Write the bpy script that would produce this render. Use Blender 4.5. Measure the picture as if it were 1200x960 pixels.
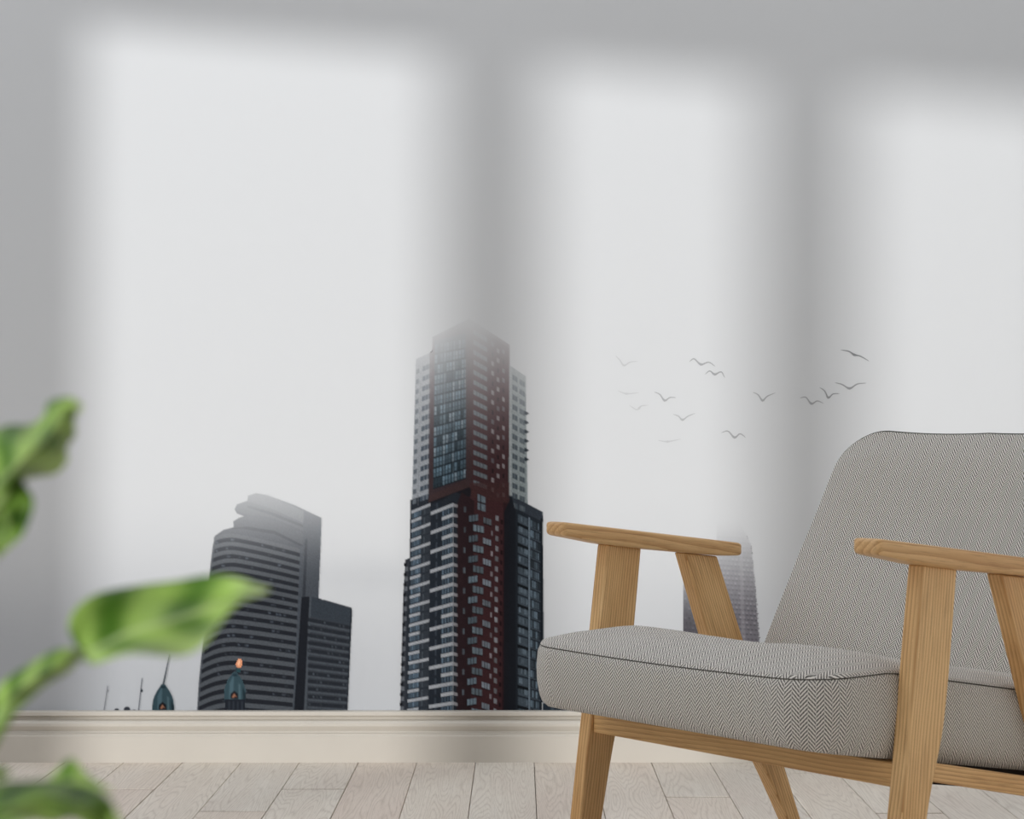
import bpy, bmesh, math, random
import numpy as np
from mathutils import Vector

# ------------------------------------------------------------------ clean
for o in list(bpy.data.objects):
    bpy.data.objects.remove(o)
S = bpy.context.scene
COL = S.collection
PI = math.pi

# ------------------------------------------------------------------ camera
F, H, D = 2145.0, 0.6949, 3.968          # focal length in px (1200 wide), eye height, distance to the wall
CX, CY = 608.0, 516.0
cam = bpy.data.cameras.new('camera')
cam.sensor_fit = 'HORIZONTAL'
cam.sensor_width = 36.0
cam.lens = F * 36.0 / 1200.0
cam.shift_x = -8 / 1200.0
cam.shift_y = 36 / 1200.0
cam.clip_start = 0.05
cam.dof.use_dof = True
cam.dof.focus_distance = 3.05
cam.dof.aperture_fstop = 13.0
co = bpy.data.objects.new('camera', cam)
co.location = (0, 0, H)
co.rotation_euler = (PI / 2, 0, 0)
COL.objects.link(co)
S.camera = co

# ------------------------------------------------------------------ daylight: overcast sky + low soft sun through the side windows
w = bpy.data.worlds.new('sky')
S.world = w
w.use_nodes = True
bg = w.node_tree.nodes['Background']
bg.inputs[0].default_value = (0.925, 0.955, 1.0, 1)
bg.inputs[1].default_value = 1.34
SUN_DIR = Vector((1.0, 1.0, -0.085)).normalized()
sun = bpy.data.lights.new('sun', 'SUN')
sun.energy = 2.7
sun.angle = 0.024
sun.color = (1.0, 0.995, 0.985)
so = bpy.data.objects.new('sun', sun)
so.rotation_euler = SUN_DIR.to_track_quat('-Z', 'Y').to_euler()
so.location = (-6, -3, 3)
COL.objects.link(so)
S.view_settings.view_transform = 'Standard'
S.view_settings.look = 'None'
S.view_settings.gamma = 1
S.view_settings.exposure = -0.20
S.view_settings.use_curve_mapping = False


# ------------------------------------------------------------------ helpers
def lin(c):
    c = np.asarray(c, float) / 255.0
    return np.where(c <= 0.04045, c / 12.92, ((c + 0.055) / 1.055) ** 2.4)


def rgba(r, g, b):
    l = lin((r, g, b))
    return (float(l[0]), float(l[1]), float(l[2]), 1.0)


def tag(o, label=None, cat=None, group=None, kind=None):
    if label: o['label'] = label
    if cat: o['category'] = cat
    if group: o['group'] = group
    if kind: o['kind'] = kind
    return o


def link(name, me, mat=None, parent=None):
    o = bpy.data.objects.new(name, me)
    COL.objects.link(o)
    if mat is not None and me is not None:
        me.materials.append(mat)
    if parent is not None:
        o.parent = parent
    return o


def mesh(name, verts, faces, mat=None, parent=None, smooth=False, uvs=None):
    me = bpy.data.meshes.new(name)
    me.from_pydata([tuple(v) for v in verts], [], [tuple(f) for f in faces])
    if uvs is not None:
        l = me.uv_layers.new(name='UVMap')
        for p in me.polygons:
            for li in p.loop_indices:
                l.data[li].uv = uvs[me.loops[li].vertex_index]
    me.update()
    if smooth:
        me.polygons.foreach_set('use_smooth', [True] * len(me.polygons))
    return link(name, me, mat, parent)


def box_bm(bm, x0, x1, y0, y1, z0, z1):
    vs = [bm.verts.new(p) for p in ((x0, y0, z0), (x1, y0, z0), (x1, y1, z0), (x0, y1, z0),
                                    (x0, y0, z1), (x1, y0, z1), (x1, y1, z1), (x0, y1, z1))]
    for f in ((0, 3, 2, 1), (4, 5, 6, 7), (0, 1, 5, 4), (1, 2, 6, 5), (2, 3, 7, 6), (3, 0, 4, 7)):
        bm.faces.new([vs[i] for i in f])


def from_bm(name, bm, mat=None, parent=None, smooth=False):
    me = bpy.data.meshes.new(name)
    bmesh.ops.recalc_face_normals(bm, faces=bm.faces)
    bm.to_mesh(me)
    bm.free()
    if smooth:
        me.polygons.foreach_set('use_smooth', [True] * len(me.polygons))
    return link(name, me, mat, parent)


def bevel(o, width, segs=2, angle=0.5):
    m = o.modifiers.new('bevel', 'BEVEL')
    m.width = width
    m.segments = segs
    m.limit_method = 'ANGLE'
    m.angle_limit = angle
    o.data.polygons.foreach_set('use_smooth', [True] * len(o.data.polygons))
    n = o.modifiers.new('wn', 'WEIGHTED_NORMAL')
    n.keep_sharp = False
    return o


def tube(name, pts, r, mat, parent, n=8, closed=False, rads=None):
    pts = [Vector(p) for p in pts]
    verts, faces = [], []
    N = len(pts)
    up = Vector((0.13, 0.21, 0.97)).normalized()
    for i, p in enumerate(pts):
        a = pts[(i - 1) % N] if (closed or i > 0) else p
        b = pts[(i + 1) % N] if (closed or i < N - 1) else p
        t = (b - a).normalized()
        s = t.cross(up)
        if s.length < 1e-4: s = t.cross(Vector((1, 0, 0)))
        s.normalize()
        q = s.cross(t).normalized()
        rr = rads[i] if rads else r
        for k in range(n):
            an = 2 * PI * k / n
            verts.append(p + (s * math.cos(an) + q * math.sin(an)) * rr)
    M = N if closed else N - 1
    for i in range(M):
        j = (i + 1) % N
        for k in range(n):
            k2 = (k + 1) % n
            faces.append((i * n + k, i * n + k2, j * n + k2, j * n + k))
    if not closed:
        faces.append(tuple(range(n))[::-1])
        faces.append(tuple((N - 1) * n + k for k in range(n)))
    return mesh(name, verts, faces, mat, parent, smooth=True)


class NT:
    """small node-tree writer"""
    def __init__(self, name):
        self.m = bpy.data.materials.new(name)
        self.m.use_nodes = True
        self.t = self.m.node_tree
        self.b = self.t.nodes['Principled BSDF']

    def n(self, typ, **kw):
        nd = self.t.nodes.new(typ)
        for k, v in kw.items(): setattr(nd, k, v)
        return nd

    def l(self, a, b): self.t.links.new(a, b)

    def math(self, op, a, b=None, c=None):
        nd = self.n('ShaderNodeMath', operation=op)
        for i, v in enumerate((a, b, c)):
            if v is None: continue
            if hasattr(v, 'links'): self.l(v, nd.inputs[i])
            else: nd.inputs[i].default_value = v
        return nd.outputs[0]

    def ramp(self, fac, stops, interp='LINEAR'):
        nd = self.n('ShaderNodeValToRGB')
        nd.color_ramp.interpolation = interp
        el = nd.color_ramp.elements
        while len(el) < len(stops): el.new(0.5)
        for e, (p, c) in zip(el, stops):
            e.position = p
            e.color = c
        self.l(fac, nd.inputs[0])
        return nd.outputs[0]

    def mix(self, fac, a, b, blend='MIX'):
        nd = self.n('ShaderNodeMix', data_type='RGBA', blend_type=blend)
        for s, v in ((nd.inputs[0], fac), (nd.inputs[6], a), (nd.inputs[7], b)):
            if hasattr(v, 'links'): self.l(v, s)
            else: s.default_value = v
        return nd.outputs[2]

    def noise(self, vec, scale, detail=4, rough=0.5, dist=0.0):
        nd = self.n('ShaderNodeTexNoise')
        nd.inputs['Scale'].default_value = scale
        nd.inputs['Detail'].default_value = detail
        nd.inputs['Roughness'].default_value = rough
        nd.inputs['Distortion'].default_value = dist
        self.l(vec, nd.inputs['Vector'])
        return nd.outputs['Fac']

    def mapping(self, vec, scale=(1, 1, 1), rot=(0, 0, 0), loc=(0, 0, 0)):
        nd = self.n('ShaderNodeMapping')
        nd.inputs['Scale'].default_value = scale
        nd.inputs['Rotation'].default_value = rot
        nd.inputs['Location'].default_value = loc
        self.l(vec, nd.inputs['Vector'])
        return nd.outputs[0]

    def bump(self, h, strength, dist=0.001):
        nd = self.n('ShaderNodeBump')
        nd.inputs['Strength'].default_value = strength
        nd.inputs['Distance'].default_value = dist
        self.l(h, nd.inputs['Height'])
        self.l(nd.outputs[0], self.b.inputs['Normal'])

    def fin(self, color=None, rough=0.6, spec=0.3):
        if color is not None:
            if hasattr(color, 'links'): self.l(color, self.b.inputs['Base Color'])
            else: self.b.inputs['Base Color'].default_value = color
        self.b.inputs['Roughness'].default_value = rough
        self.b.inputs['Specular IOR Level'].default_value = spec
        return self.m


def plain(name, c, rough=0.6, spec=0.3, var=0.06):
    t = NT(name)
    g = t.n('ShaderNodeTexCoord').outputs['Object']
    nz = t.noise(g, 9.0, 3)
    a = tuple(x * (1 - var) for x in c[:3]) + (1,)
    b = tuple(min(1, x * (1 + var)) for x in c[:3]) + (1,)
    return t.fin(t.ramp(nz, [(0.3, a), (0.7, b)]), rough, spec)


# ------------------------------------------------------------------ materials
def wood(name, rot, seed, cl=(250, 212, 155), cd=(178, 122, 66), rings=55.0):
    """ash: straight pores running along the part's own length (local Z after rot)"""
    t = NT(name)
    g = t.n('ShaderNodeTexCoord').outputs['Object']
    v0 = t.mapping(g, (1, 1, 1), rot, (seed * 3.1, seed * 1.7, seed))
    wob = t.noise(t.mapping(v0, (5, 5, 1.3)), 1.0, 2)
    sep = t.n('ShaderNodeSeparateXYZ'); t.l(v0, sep.inputs[0])
    d = t.math('ADD', t.math('MULTIPLY', sep.outputs[0], 1.0), t.math('MULTIPLY', sep.outputs[1], 0.8))
    d = t.math('ADD', d, t.math('MULTIPLY', wob, 0.075))
    ring = t.math('FRACT', t.math('MULTIPLY', d, rings * 3.4))
    ringm = t.math('POWER', ring, 1.7)
    fine = t.noise(t.mapping(v0, (520, 520, 16)), 1.0, 4, 0.65)
    mott = t.noise(t.mapping(v0, (14, 14, 4)), 1.0, 3)
    base = t.ramp(mott, [(0.3, rgba(*[int(a * .6 + b * .4) for a, b in zip(cl, cd)])), (0.65, rgba(*cl))])
    c = t.mix(t.math('MULTIPLY', ringm, 0.75), base, rgba(*cd))
    pores = t.ramp(fine, [(0.34, (1, 1, 1, 1)), (0.5, (0, 0, 0, 1))])
    c = t.mix(t.math('MULTIPLY', pores, 0.38), c, rgba(150, 102, 58))
    t.bump(fine, 0.25, 0.0006)
    return t.fin(c, 0.42, 0.35)


def herringbone(name, off=0.0, light=(238, 233, 226), dark=(58, 56, 53)):
    t = NT(name)
    uv = t.n('ShaderNodeUVMap').outputs[0]
    jn = t.n('ShaderNodeTexNoise'); jn.inputs['Scale'].default_value = 160.0
    jn.inputs['Detail'].default_value = 2
    t.l(uv, jn.inputs['Vector'])
    jit = t.math('MULTIPLY', t.math('SUBTRACT', jn.outputs['Fac'], 0.5), 0.0014)
    sep = t.n('ShaderNodeSeparateXYZ'); t.l(uv, sep.inputs[0])
    P, Q = 0.0182, 0.0053
    u = t.math('ADD', t.math('DIVIDE', sep.outputs[0], P), 50.0 + off)
    fr = t.math('FRACT', u)
    tri = t.math('MULTIPLY', t.math('ABSOLUTE', t.math('SUBTRACT', fr, 0.5)), 2 * 0.0108)
    side = t.math('MULTIPLY', t.math('GREATER_THAN', fr, 0.5), Q * 0.5)
    y = t.math('ADD', t.math('ADD', sep.outputs[1], tri), t.math('ADD', side, jit))
    st = t.math('FRACT', t.math('ADD', t.math('DIVIDE', y, Q), 200.0))
    st = t.math('MULTIPLY', t.math('ABSOLUTE', t.math('SUBTRACT', st, 0.5)), 2.0)
    # thread cells across the stripe
    cell = t.math('SINE', t.math('MULTIPLY', sep.outputs[0], 2 * PI / 0.0031))
    st2 = t.math('ADD', st, t.math('MULTIPLY', cell, 0.07))
    fz = t.noise(uv, 900.0, 2)
    st2 = t.math('ADD', st2, t.math('MULTIPLY', t.math('SUBTRACT', fz, 0.5), 0.22))
    big = t.noise(uv, 7.0, 3)
    mid = tuple((np.array(light) * .58 + np.array(dark) * .42).astype(int))
    c = t.ramp(st2, [(0.20, rgba(*dark)), (0.42, rgba(*mid)), (0.60, rgba(*light))])
    c = t.mix(t.math('MULTIPLY', big, 0.14), c, rgba(168, 163, 155))
    t.bump(st2, 0.3, 0.001)
    m = t.fin(c, 0.95, 0.1)
    t.b.inputs['Sheen Weight'].default_value = 0.15
    return m


INK = 0.85      # reflectance of the matt paper
M_print = NT('printed_wallpaper')
_a = M_print.n('ShaderNodeVertexColor', layer_name='Col')
M_print = M_print.fin(M_print.mix(1.0, _a.outputs[0], (INK, INK, INK, 1), 'MULTIPLY'), 0.85, 0.12)
M_wall = plain('grey_wall_paint', rgba(214, 214, 216), 0.9, 0.1, 0.02)
M_room = plain('white_wall_paint', rgba(205, 204, 202), 0.9, 0.1, 0.02)
M_base = plain('cream_skirting_paint', rgba(198, 192, 182), 0.5, 0.3, 0.02)
M_gapf = plain('subfloor', rgba(74, 64, 54), 0.9, 0.05)
M_white = plain('white_window_paint', rgba(225, 225, 224), 0.5, 0.3, 0.02)
M_pipe = plain('grey_piping', rgba(96, 98, 90), 0.95, 0.1, 0.3)
M_seamthread = plain('dark_seam', rgba(84, 82, 76), 0.95, 0.1, 0.3)
M_underfab = plain('dark_underside_fabric', rgba(44, 38, 33), 0.95, 0.05)


def plank_mat():
    t = NT('whitewashed_oak')
    tc = t.n('ShaderNodeTexCoord').outputs['Object']
    oi = t.n('ShaderNodeObjectInfo').outputs['Random']
    sh = t.n('ShaderNodeCombineXYZ')
    for i, k in enumerate((37.0, 91.0, 13.0)): t.l(t.math('MULTIPLY', oi, k), sh.inputs[i])
    va = t.n('ShaderNodeVectorMath', operation='ADD'); t.l(tc, va.inputs[0]); t.l(sh.outputs[0], va.inputs[1])
    v = va.outputs[0]
    field = t.noise(t.mapping(v, (20, 1.35, 1)), 1.0, 1.5, 0.4)
    rings = t.math('FRACT', t.math('MULTIPLY', field, 26.0))
    rings = t.math('POWER', t.math('MULTIPLY', t.math('ABSOLUTE', t.math('SUBTRACT', rings, 0.5)), 2.0), 3.0)
    fine = t.noise(t.mapping(v, (420, 22, 1)), 1.0, 3, 0.6)
    tone = t.noise(t.mapping(v, (9, 2, 1)), 1.0, 2)
    base = t.ramp(tone, [(0.3, rgba(220, 206, 194)), (0.5, rgba(228, 218, 205)), (0.72, rgba(234, 227, 216))])
    pk = t.ramp(oi, [(0.0, rgba(222, 206, 194)), (0.4, rgba(232, 222, 209)), (0.7, rgba(222, 215, 206)), (1.0, rgba(238, 231, 219))])
    c = t.mix(0.5, base, pk)
    c = t.mix(t.math('MULTIPLY', rings, 0.27), c, rgba(150, 132, 116))
    fm = t.ramp(fine, [(0.33, (1, 1, 1, 1)), (0.52, (0, 0, 0, 1))])
    c = t.mix(t.math('MULTIPLY', fm, 0.22), c, rgba(158, 142, 126))
    vo = t.n('ShaderNodeTexVoronoi'); vo.inputs['Scale'].default_value = 1.0
    t.l(t.mapping(v, (4.0, 2.0, 1)), vo.inputs['Vector'])
    kn = t.ramp(vo.outputs['Distance'], [(0.012, (1, 1, 1, 1)), (0.05, (0, 0, 0, 1))])
    c = t.mix(t.math('MULTIPLY', kn, 0.7), c, rgba(96, 74, 58))
    t.bump(rings, 0.15, 0.0008)
    return t.fin(c, 0.5, 0.25)


M_plank = plank_mat()

# ------------------------------------------------------------------ setting
XL, XR, YB, ZT = -4.5, 1.929, -3.2, 2.9
bm = bmesh.new(); box_bm(bm, XL, XR, YB, D, -0.05, -0.014)
floor = tag(from_bm('floor', bm, M_gapf), kind='structure')
bm = bmesh.new(); box_bm(bm, XL - 0.15, XR, D, D + 0.15, -0.05, ZT)
tag(from_bm('wall_front', bm, M_wall), kind='structure')
# side wall with three tall window openings
WY = [(0.401, -0.418), (-0.589, -1.105), (-1.270, -1.80)]
WT = 0.06      # thickness of the window wall
WZ0, WZ1 = 0.06, 1.914
bm = bmesh.new()
box_bm(bm, XL - WT, XL, YB, D, WZ1, ZT)
box_bm(bm, XL - WT, XL, YB, D, -0.05, WZ0)
ys = [D] + [y for ab in WY for y in ab] + [YB]
for a, b in zip(ys[0::2], ys[1::2]):
    box_bm(bm, XL - WT, XL, b, a, WZ0, WZ1)
tag(from_bm('wall_left', bm, M_room), kind='structure')
for i, (a, b) in enumerate(WY):
    bm = bmesh.new()
    e = 0.012
    x0, x1 = XL - WT + 0.01, XL - 0.01
    box_bm(bm, x0, x1, b, b + e, WZ0, WZ1); box_bm(bm, x0, x1, a - e, a, WZ0, WZ1)
    box_bm(bm, x0, x1, b + e, a - e, WZ1 - e, WZ1); box_bm(bm, x0, x1, b + e, a - e, WZ0, WZ0 + e)
    tag(from_bm('window_%d' % (i + 1), bm, M_white), kind='structure')

bm = bmesh.new(); box_bm(bm, XR, XR + 0.1, YB, D + 0.15, -0.05, ZT)
tag(from_bm('wall_right_blocker', bm, M_room), kind='structure')  # unseen wall, added to darken the chair's right-hand faces
bm = bmesh.new(); box_bm(bm, -1.2, XR + 0.1, YB - 0.1, YB, -0.05, ZT)
tag(from_bm('wall_back_blocker', bm, M_room), kind='structure')  # unseen part-width wall, added to block light from behind right
bm = bmesh.new(); box_bm(bm, -1.8, XR + 0.1, YB - 0.1, 1.7, ZT, ZT + 0.1)
tag(from_bm('ceiling_blocker', bm, M_room), kind='structure')  # unseen partial ceiling, added to cut overhead light from behind the camera
# skirting board: profile (out from the wall, height)
prof = [(0, 0), (0.016, 0), (0.016, 0.0565), (0.0145, 0.0585), (0.0145, 0.0615), (0.0115, 0.0635), (0.0105, 0.067),
        (0.0125, 0.0715), (0.0150, 0.078), (0.0150, 0.084), (0.0125, 0.0885), (0.0075, 0.0915), (0.0060, 0.0955), (0.0085, 0.0985),
        (0.0125, 0.1005), (0.0125, 0.1075), (0.0110, 0.1095), (0, 0.1100)]
vs, fs = [], []
for x in (XL, XR):
    for o_, z in prof: vs.append((x, D - .004 - (o_ - .004) * 1.7, z))
n = len(prof)
for k in range(n - 1): fs.append((k, k + 1, n + k + 1, n + k))
sk = mesh('baseboard_front', vs, fs, M_base)
tag(sk, kind='structure')
vs, fs = [], []
for y in (YB, D - .016):
    for o_, z in prof: vs.append((XR - .004 - (o_ - .004) * 1.7, y, z))
for k in range(n - 1): fs.append((k, n + k, n + k + 1, k + 1))
tag(mesh('baseboard_right', vs, fs, M_base), kind='structure')

# planks, one object each, mesh shared per length
PW = 0.1264
PX0 = 0.033
rnd = random.Random(7)
pm = {}


def plank_mesh(Lc):
    key = round(Lc, 3)
    if key in pm: return pm[key]
    b = 0.0008
    wdt = PW - 0.0014
    L = Lc - 0.0080
    x0, x1, y0, y1 = -wdt / 2, wdt / 2, -L / 2, L / 2
    v = [(x0, y0, -.014), (x1, y0, -.014), (x1, y1, -.014), (x0, y1, -.014),
         (x0, y0, -b), (x1, y0, -b), (x1, y1, -b), (x0, y1, -b),
         (x0 + b, y0 + b, 0), (x1 - b, y0 + b, 0), (x1 - b, y1 - b, 0), (x0 + b, y1 - b, 0)]
    f = [(3, 2, 1, 0)]
    for k in range(4):
        k2 = (k + 1) % 4
        f.append((k, k2, 4 + k2, 4 + k)); f.append((4 + k, 4 + k2, 8 + k2, 8 + k))
    f.append((8, 9, 10, 11))
    me = bpy.data.meshes.new('plank')
    me.from_pydata(v, [], f); me.materials.append(M_plank)
    pm[key] = me
    return me


fixed = {-7: 3.645, -5: 3.427, -4: 3.645, -2: 2.7, -1: 3.05, -3: 2.6, 0: 2.9, 1: 2.5, 2: 3.566, 3: 2.8, 4: 3.822, 5: 3.411, -6: 3.0, -8: 3.30, 6: 3.2}
YEND = D - 0.004
for k in range(-36, 20):
    xa = PX0 + k * PW
    xc = xa + PW / 2
    if xc + PW / 2 > XR + .001: continue
    ya = YEND
    yb = fixed.get(k, YEND - round(rnd.uniform(0.3, 1.8), 1))
    while True:
        if yb < YB + 0.25: yb = YB
        o = bpy.data.objects.new('plank', plank_mesh(ya - yb))
        o.location = (xc, (ya + yb) / 2, rnd.uniform(-0.0004, 0.0003))
        o.parent = floor
        COL.objects.link(o)
        if yb <= YB: break
        ya = yb
        yb = ya - round(rnd.uniform(1.5, 2.2), 1)


# ------------------------------------------------------------------ the printed wallpaper
def sky(u, v):
    """colour of the printed fog with a painted vignette (display values), by place on the wall in photo units"""
    u = np.asarray(u, float); v = np.asarray(v, float)
    base = np.stack([229 + 0 * u, 231 + 0 * u, 233 + 0 * u], -1)
    sm = lambda a, b, x: np.clip((x - a) / (b - a), 0, 1) ** 2 * (3 - 2 * np.clip((x - a) / (b - a), 0, 1))
    low = sm(560, 840, v)
    left = 1 - sm(80, 560, u)
    cloud = 0.5 + 0.5 * np.sin(u * 0.011 + 1.3) * np.sin(v * 0.02 + u * 0.004)
    dk = low * (24 + 14 * left) + sm(640, 760, v) * 7 * cloud  # darker low and left: printed cloud plus vignette put into the colour
    band = np.exp(-((u - 430) / 90.0) ** 2 - ((v - 675) / 22.0) ** 2) * 9
    dk = dk + band
    return base - dk[..., None] * np.array([1.03, 1.0, 0.93])


def w3(u, v, off=0.0):
    return ((u - CX) * D / F, D - 0.0012 - off, H - (v - CY) * D / F)


def vcol_mesh(name, verts, faces, cols, parent):
    me = bpy.data.meshes.new(name)
    me.from_pydata(verts, [], faces)
    a = me.color_attributes.new('Col', 'FLOAT_COLOR', 'POINT')
    c = np.ones((len(verts), 4)); c[:, :3] = cols
    a.data.foreach_set('color', c.ravel())
    return link(name, me, M_print, parent)


mural = bpy.data.objects.new('wall_mural', None)
mural.location = (0, D - 0.001, 0)
COL.objects.link(mural)
tag(mural, 'misty city wallpaper with towers and birds covering the wall behind the armchair', 'wallpaper')
MOFF = Vector((0, -(D - 0.001), 0))


def shift(vs): return [(x, y - (D - 0.001), z) for x, y, z in vs]


# backing sheet
gu = np.concatenate([np.linspace(CX + XL * F / D, -20, 12), np.arange(0, 1201, 12), np.linspace(1220, CX + XR * F / D, 12)])
gv = np.concatenate([np.linspace(CY - (ZT - H) * F / D, -20, 6), np.arange(0, 833, 10), [CY + (H - 0.108) * F / D]])
UU, VV = np.meshgrid(gu, gv)
cc = lin(sky(UU, VV)).reshape(-1, 3)
vs = shift([w3(a, b) for a, b in zip(UU.ravel(), VV.ravel())])
nu = len(gu)
fs = [(r * nu + c, (r + 1) * nu + c, (r + 1) * nu + c + 1, r * nu + c + 1) for r in range(len(gv) - 1) for c in range(nu - 1)]
vcol_mesh('printed_sky', vs, fs, cc, mural)


class Canvas:
    SS = 3

    def __init__(s, x0, y0, x1, y1):
        s.x0, s.y0, s.x1, s.y1 = x0, y0, x1, y1
        s.w = (x1 - x0 + 1) * s.SS; s.h = (y1 - y0 + 1) * s.SS
        xs = x0 - 0.5 + (np.arange(s.w) + 0.5) / s.SS
        ys = y0 - 0.5 + (np.arange(s.h) + 0.5) / s.SS
        s.U, s.V = np.meshgrid(xs, ys)
        s.C = sky(s.U, s.V)
        s.A = np.zeros((s.h, s.w))

    def poly(s, pts, col, a=1.0, cover=False):
        p = np.array(pts, float)
        i0 = max(0, int((p[:, 0].min() - s.x0 + .5) * s.SS) - 1); i1 = min(s.w, int((p[:, 0].max() - s.x0 + .5) * s.SS) + 2)
        j0 = max(0, int((p[:, 1].min() - s.y0 + .5) * s.SS) - 1); j1 = min(s.h, int((p[:, 1].max() - s.y0 + .5) * s.SS) + 2)
        if i1 <= i0 or j1 <= j0: return
        U = s.U[j0:j1, i0:i1]; V = s.V[j0:j1, i0:i1]
        ins = np.zeros(U.shape, bool)
        q = np.roll(p, -1, 0)
        for (xa, ya), (xb, yb) in zip(p, q):
            if ya == yb: continue
            c = ((ya > V) != (yb > V)) & (U < (xb - xa) * (V - ya) / (yb - ya) + xa)
            ins ^= c
        C = s.C[j0:j1, i0:i1]
        al = ins[..., None] * a
        s.C[j0:j1, i0:i1] = C * (1 - al) + np.array(col, float) * al
        if cover: s.A[j0:j1, i0:i1] = np.maximum(s.A[j0:j1, i0:i1], ins)

    def quad(s, fn, a0, a1, b0, b1, col, a=1.0, cover=False):
        """fn maps facade coordinates to wall units; sides subdivided"""
        k = np.linspace(0, 1, 5)
        pts = [fn(a0 + (a1 - a0) * t, b0) for t in k] + [fn(a1 - (a1 - a0) * t, b1) for t in k]
        s.poly(pts, col, a, cover)

    def speckle(s, amp, seed, box=None):
        r = np.random.default_rng(seed)
        nz = r.normal(0, 1, (s.h // s.SS, s.w // s.SS))
        nz = np.kron(nz, np.ones((s.SS, s.SS)))[..., None]
        s.C = np.where(s.A[..., None] > 0, s.C * (1 + nz * amp), s.C)

    def fog(s, fn):
        f = fn(s.U, s.V)[..., None]
        k = sky(s.U, s.V)
        s.C = np.where(s.A[..., None] > 0, s.C * (1 - f) + k * f, s.C)

    def build(s, name, off, parent=mural, expo=None, bleed=False):
        C = lin(np.clip(s.C, 0, 255))
        if expo is not None:
            e = expo(s.U)[..., None]
            C = np.where(s.A[..., None] > 0, C * e, C)
        h, w_ = s.h // s.SS, s.w // s.SS
        C = C.reshape(h, s.SS, w_, s.SS, 3).mean((1, 3))
        A = s.A.reshape(h, s.SS, w_, s.SS).mean((1, 3))
        if bleed:
            Cw = (lin(np.clip(s.C, 0, 255)) * s.A[..., None]).reshape(h, s.SS, w_, s.SS, 3).mean((1, 3))
            for _ in range(2):
                Cs, As = Cw.copy(), A.copy()
                for dj, di in ((0, 1), (1, 0), (0, -1), (-1, 0)):
                    Cs += np.roll(Cw, (dj, di), (0, 1)) * .05; As += np.roll(A, (dj, di), (0, 1)) * .05
                C = np.where(As[..., None] > 0, Cs / np.maximum(As, 1e-9)[..., None], C)
                Cw, A2 = Cs, As
        keep = (A[:-1, :-1] + A[1:, :-1] + A[:-1, 1:] + A[1:, 1:]) > (1.6 if bleed else 0.3)
        jj, ii = np.nonzero(keep)
        idx = -np.ones((h, w_), int)
        for dj in (0, 1):
            for di in (0, 1): idx[jj + dj, ii + di] = 0
        vj, vi = np.nonzero(idx == 0)
        idx[vj, vi] = np.arange(len(vj))
        x = (s.x0 + vi - CX) * D / F; z = H - (s.y0 + vj - CY) * D / F
        verts = np.stack([x, np.full(len(x), -0.0002 - off), z], 1)
        faces = np.stack([idx[jj, ii], idx[jj + 1, ii], idx[jj + 1, ii + 1], idx[jj, ii + 1]], 1)
        me = bpy.data.meshes.new(name)
        me.vertices.add(len(verts)); me.vertices.foreach_set('co', verts.ravel())
        me.loops.add(faces.size); me.loops.foreach_set('vertex_index', faces.ravel().astype(np.int32))
        me.polygons.add(len(faces)); me.polygons.foreach_set('loop_start', (np.arange(len(faces)) * 4).astype(np.int32))
        me.update(calc_edges=True)
        a = me.color_attributes.new('Col', 'FLOAT_COLOR', 'POINT')
        c = np.ones((len(verts), 4)); c[:, :3] = C[vj, vi]
        a.data.foreach_set('color', c.ravel())
        return link(name, me, M_print, parent)


def sstep(a, b, x):
    t = np.clip((x - a) / (b - a), 0, 1)
    return t * t * (3 - 2 * t)


BOT = 834
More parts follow.
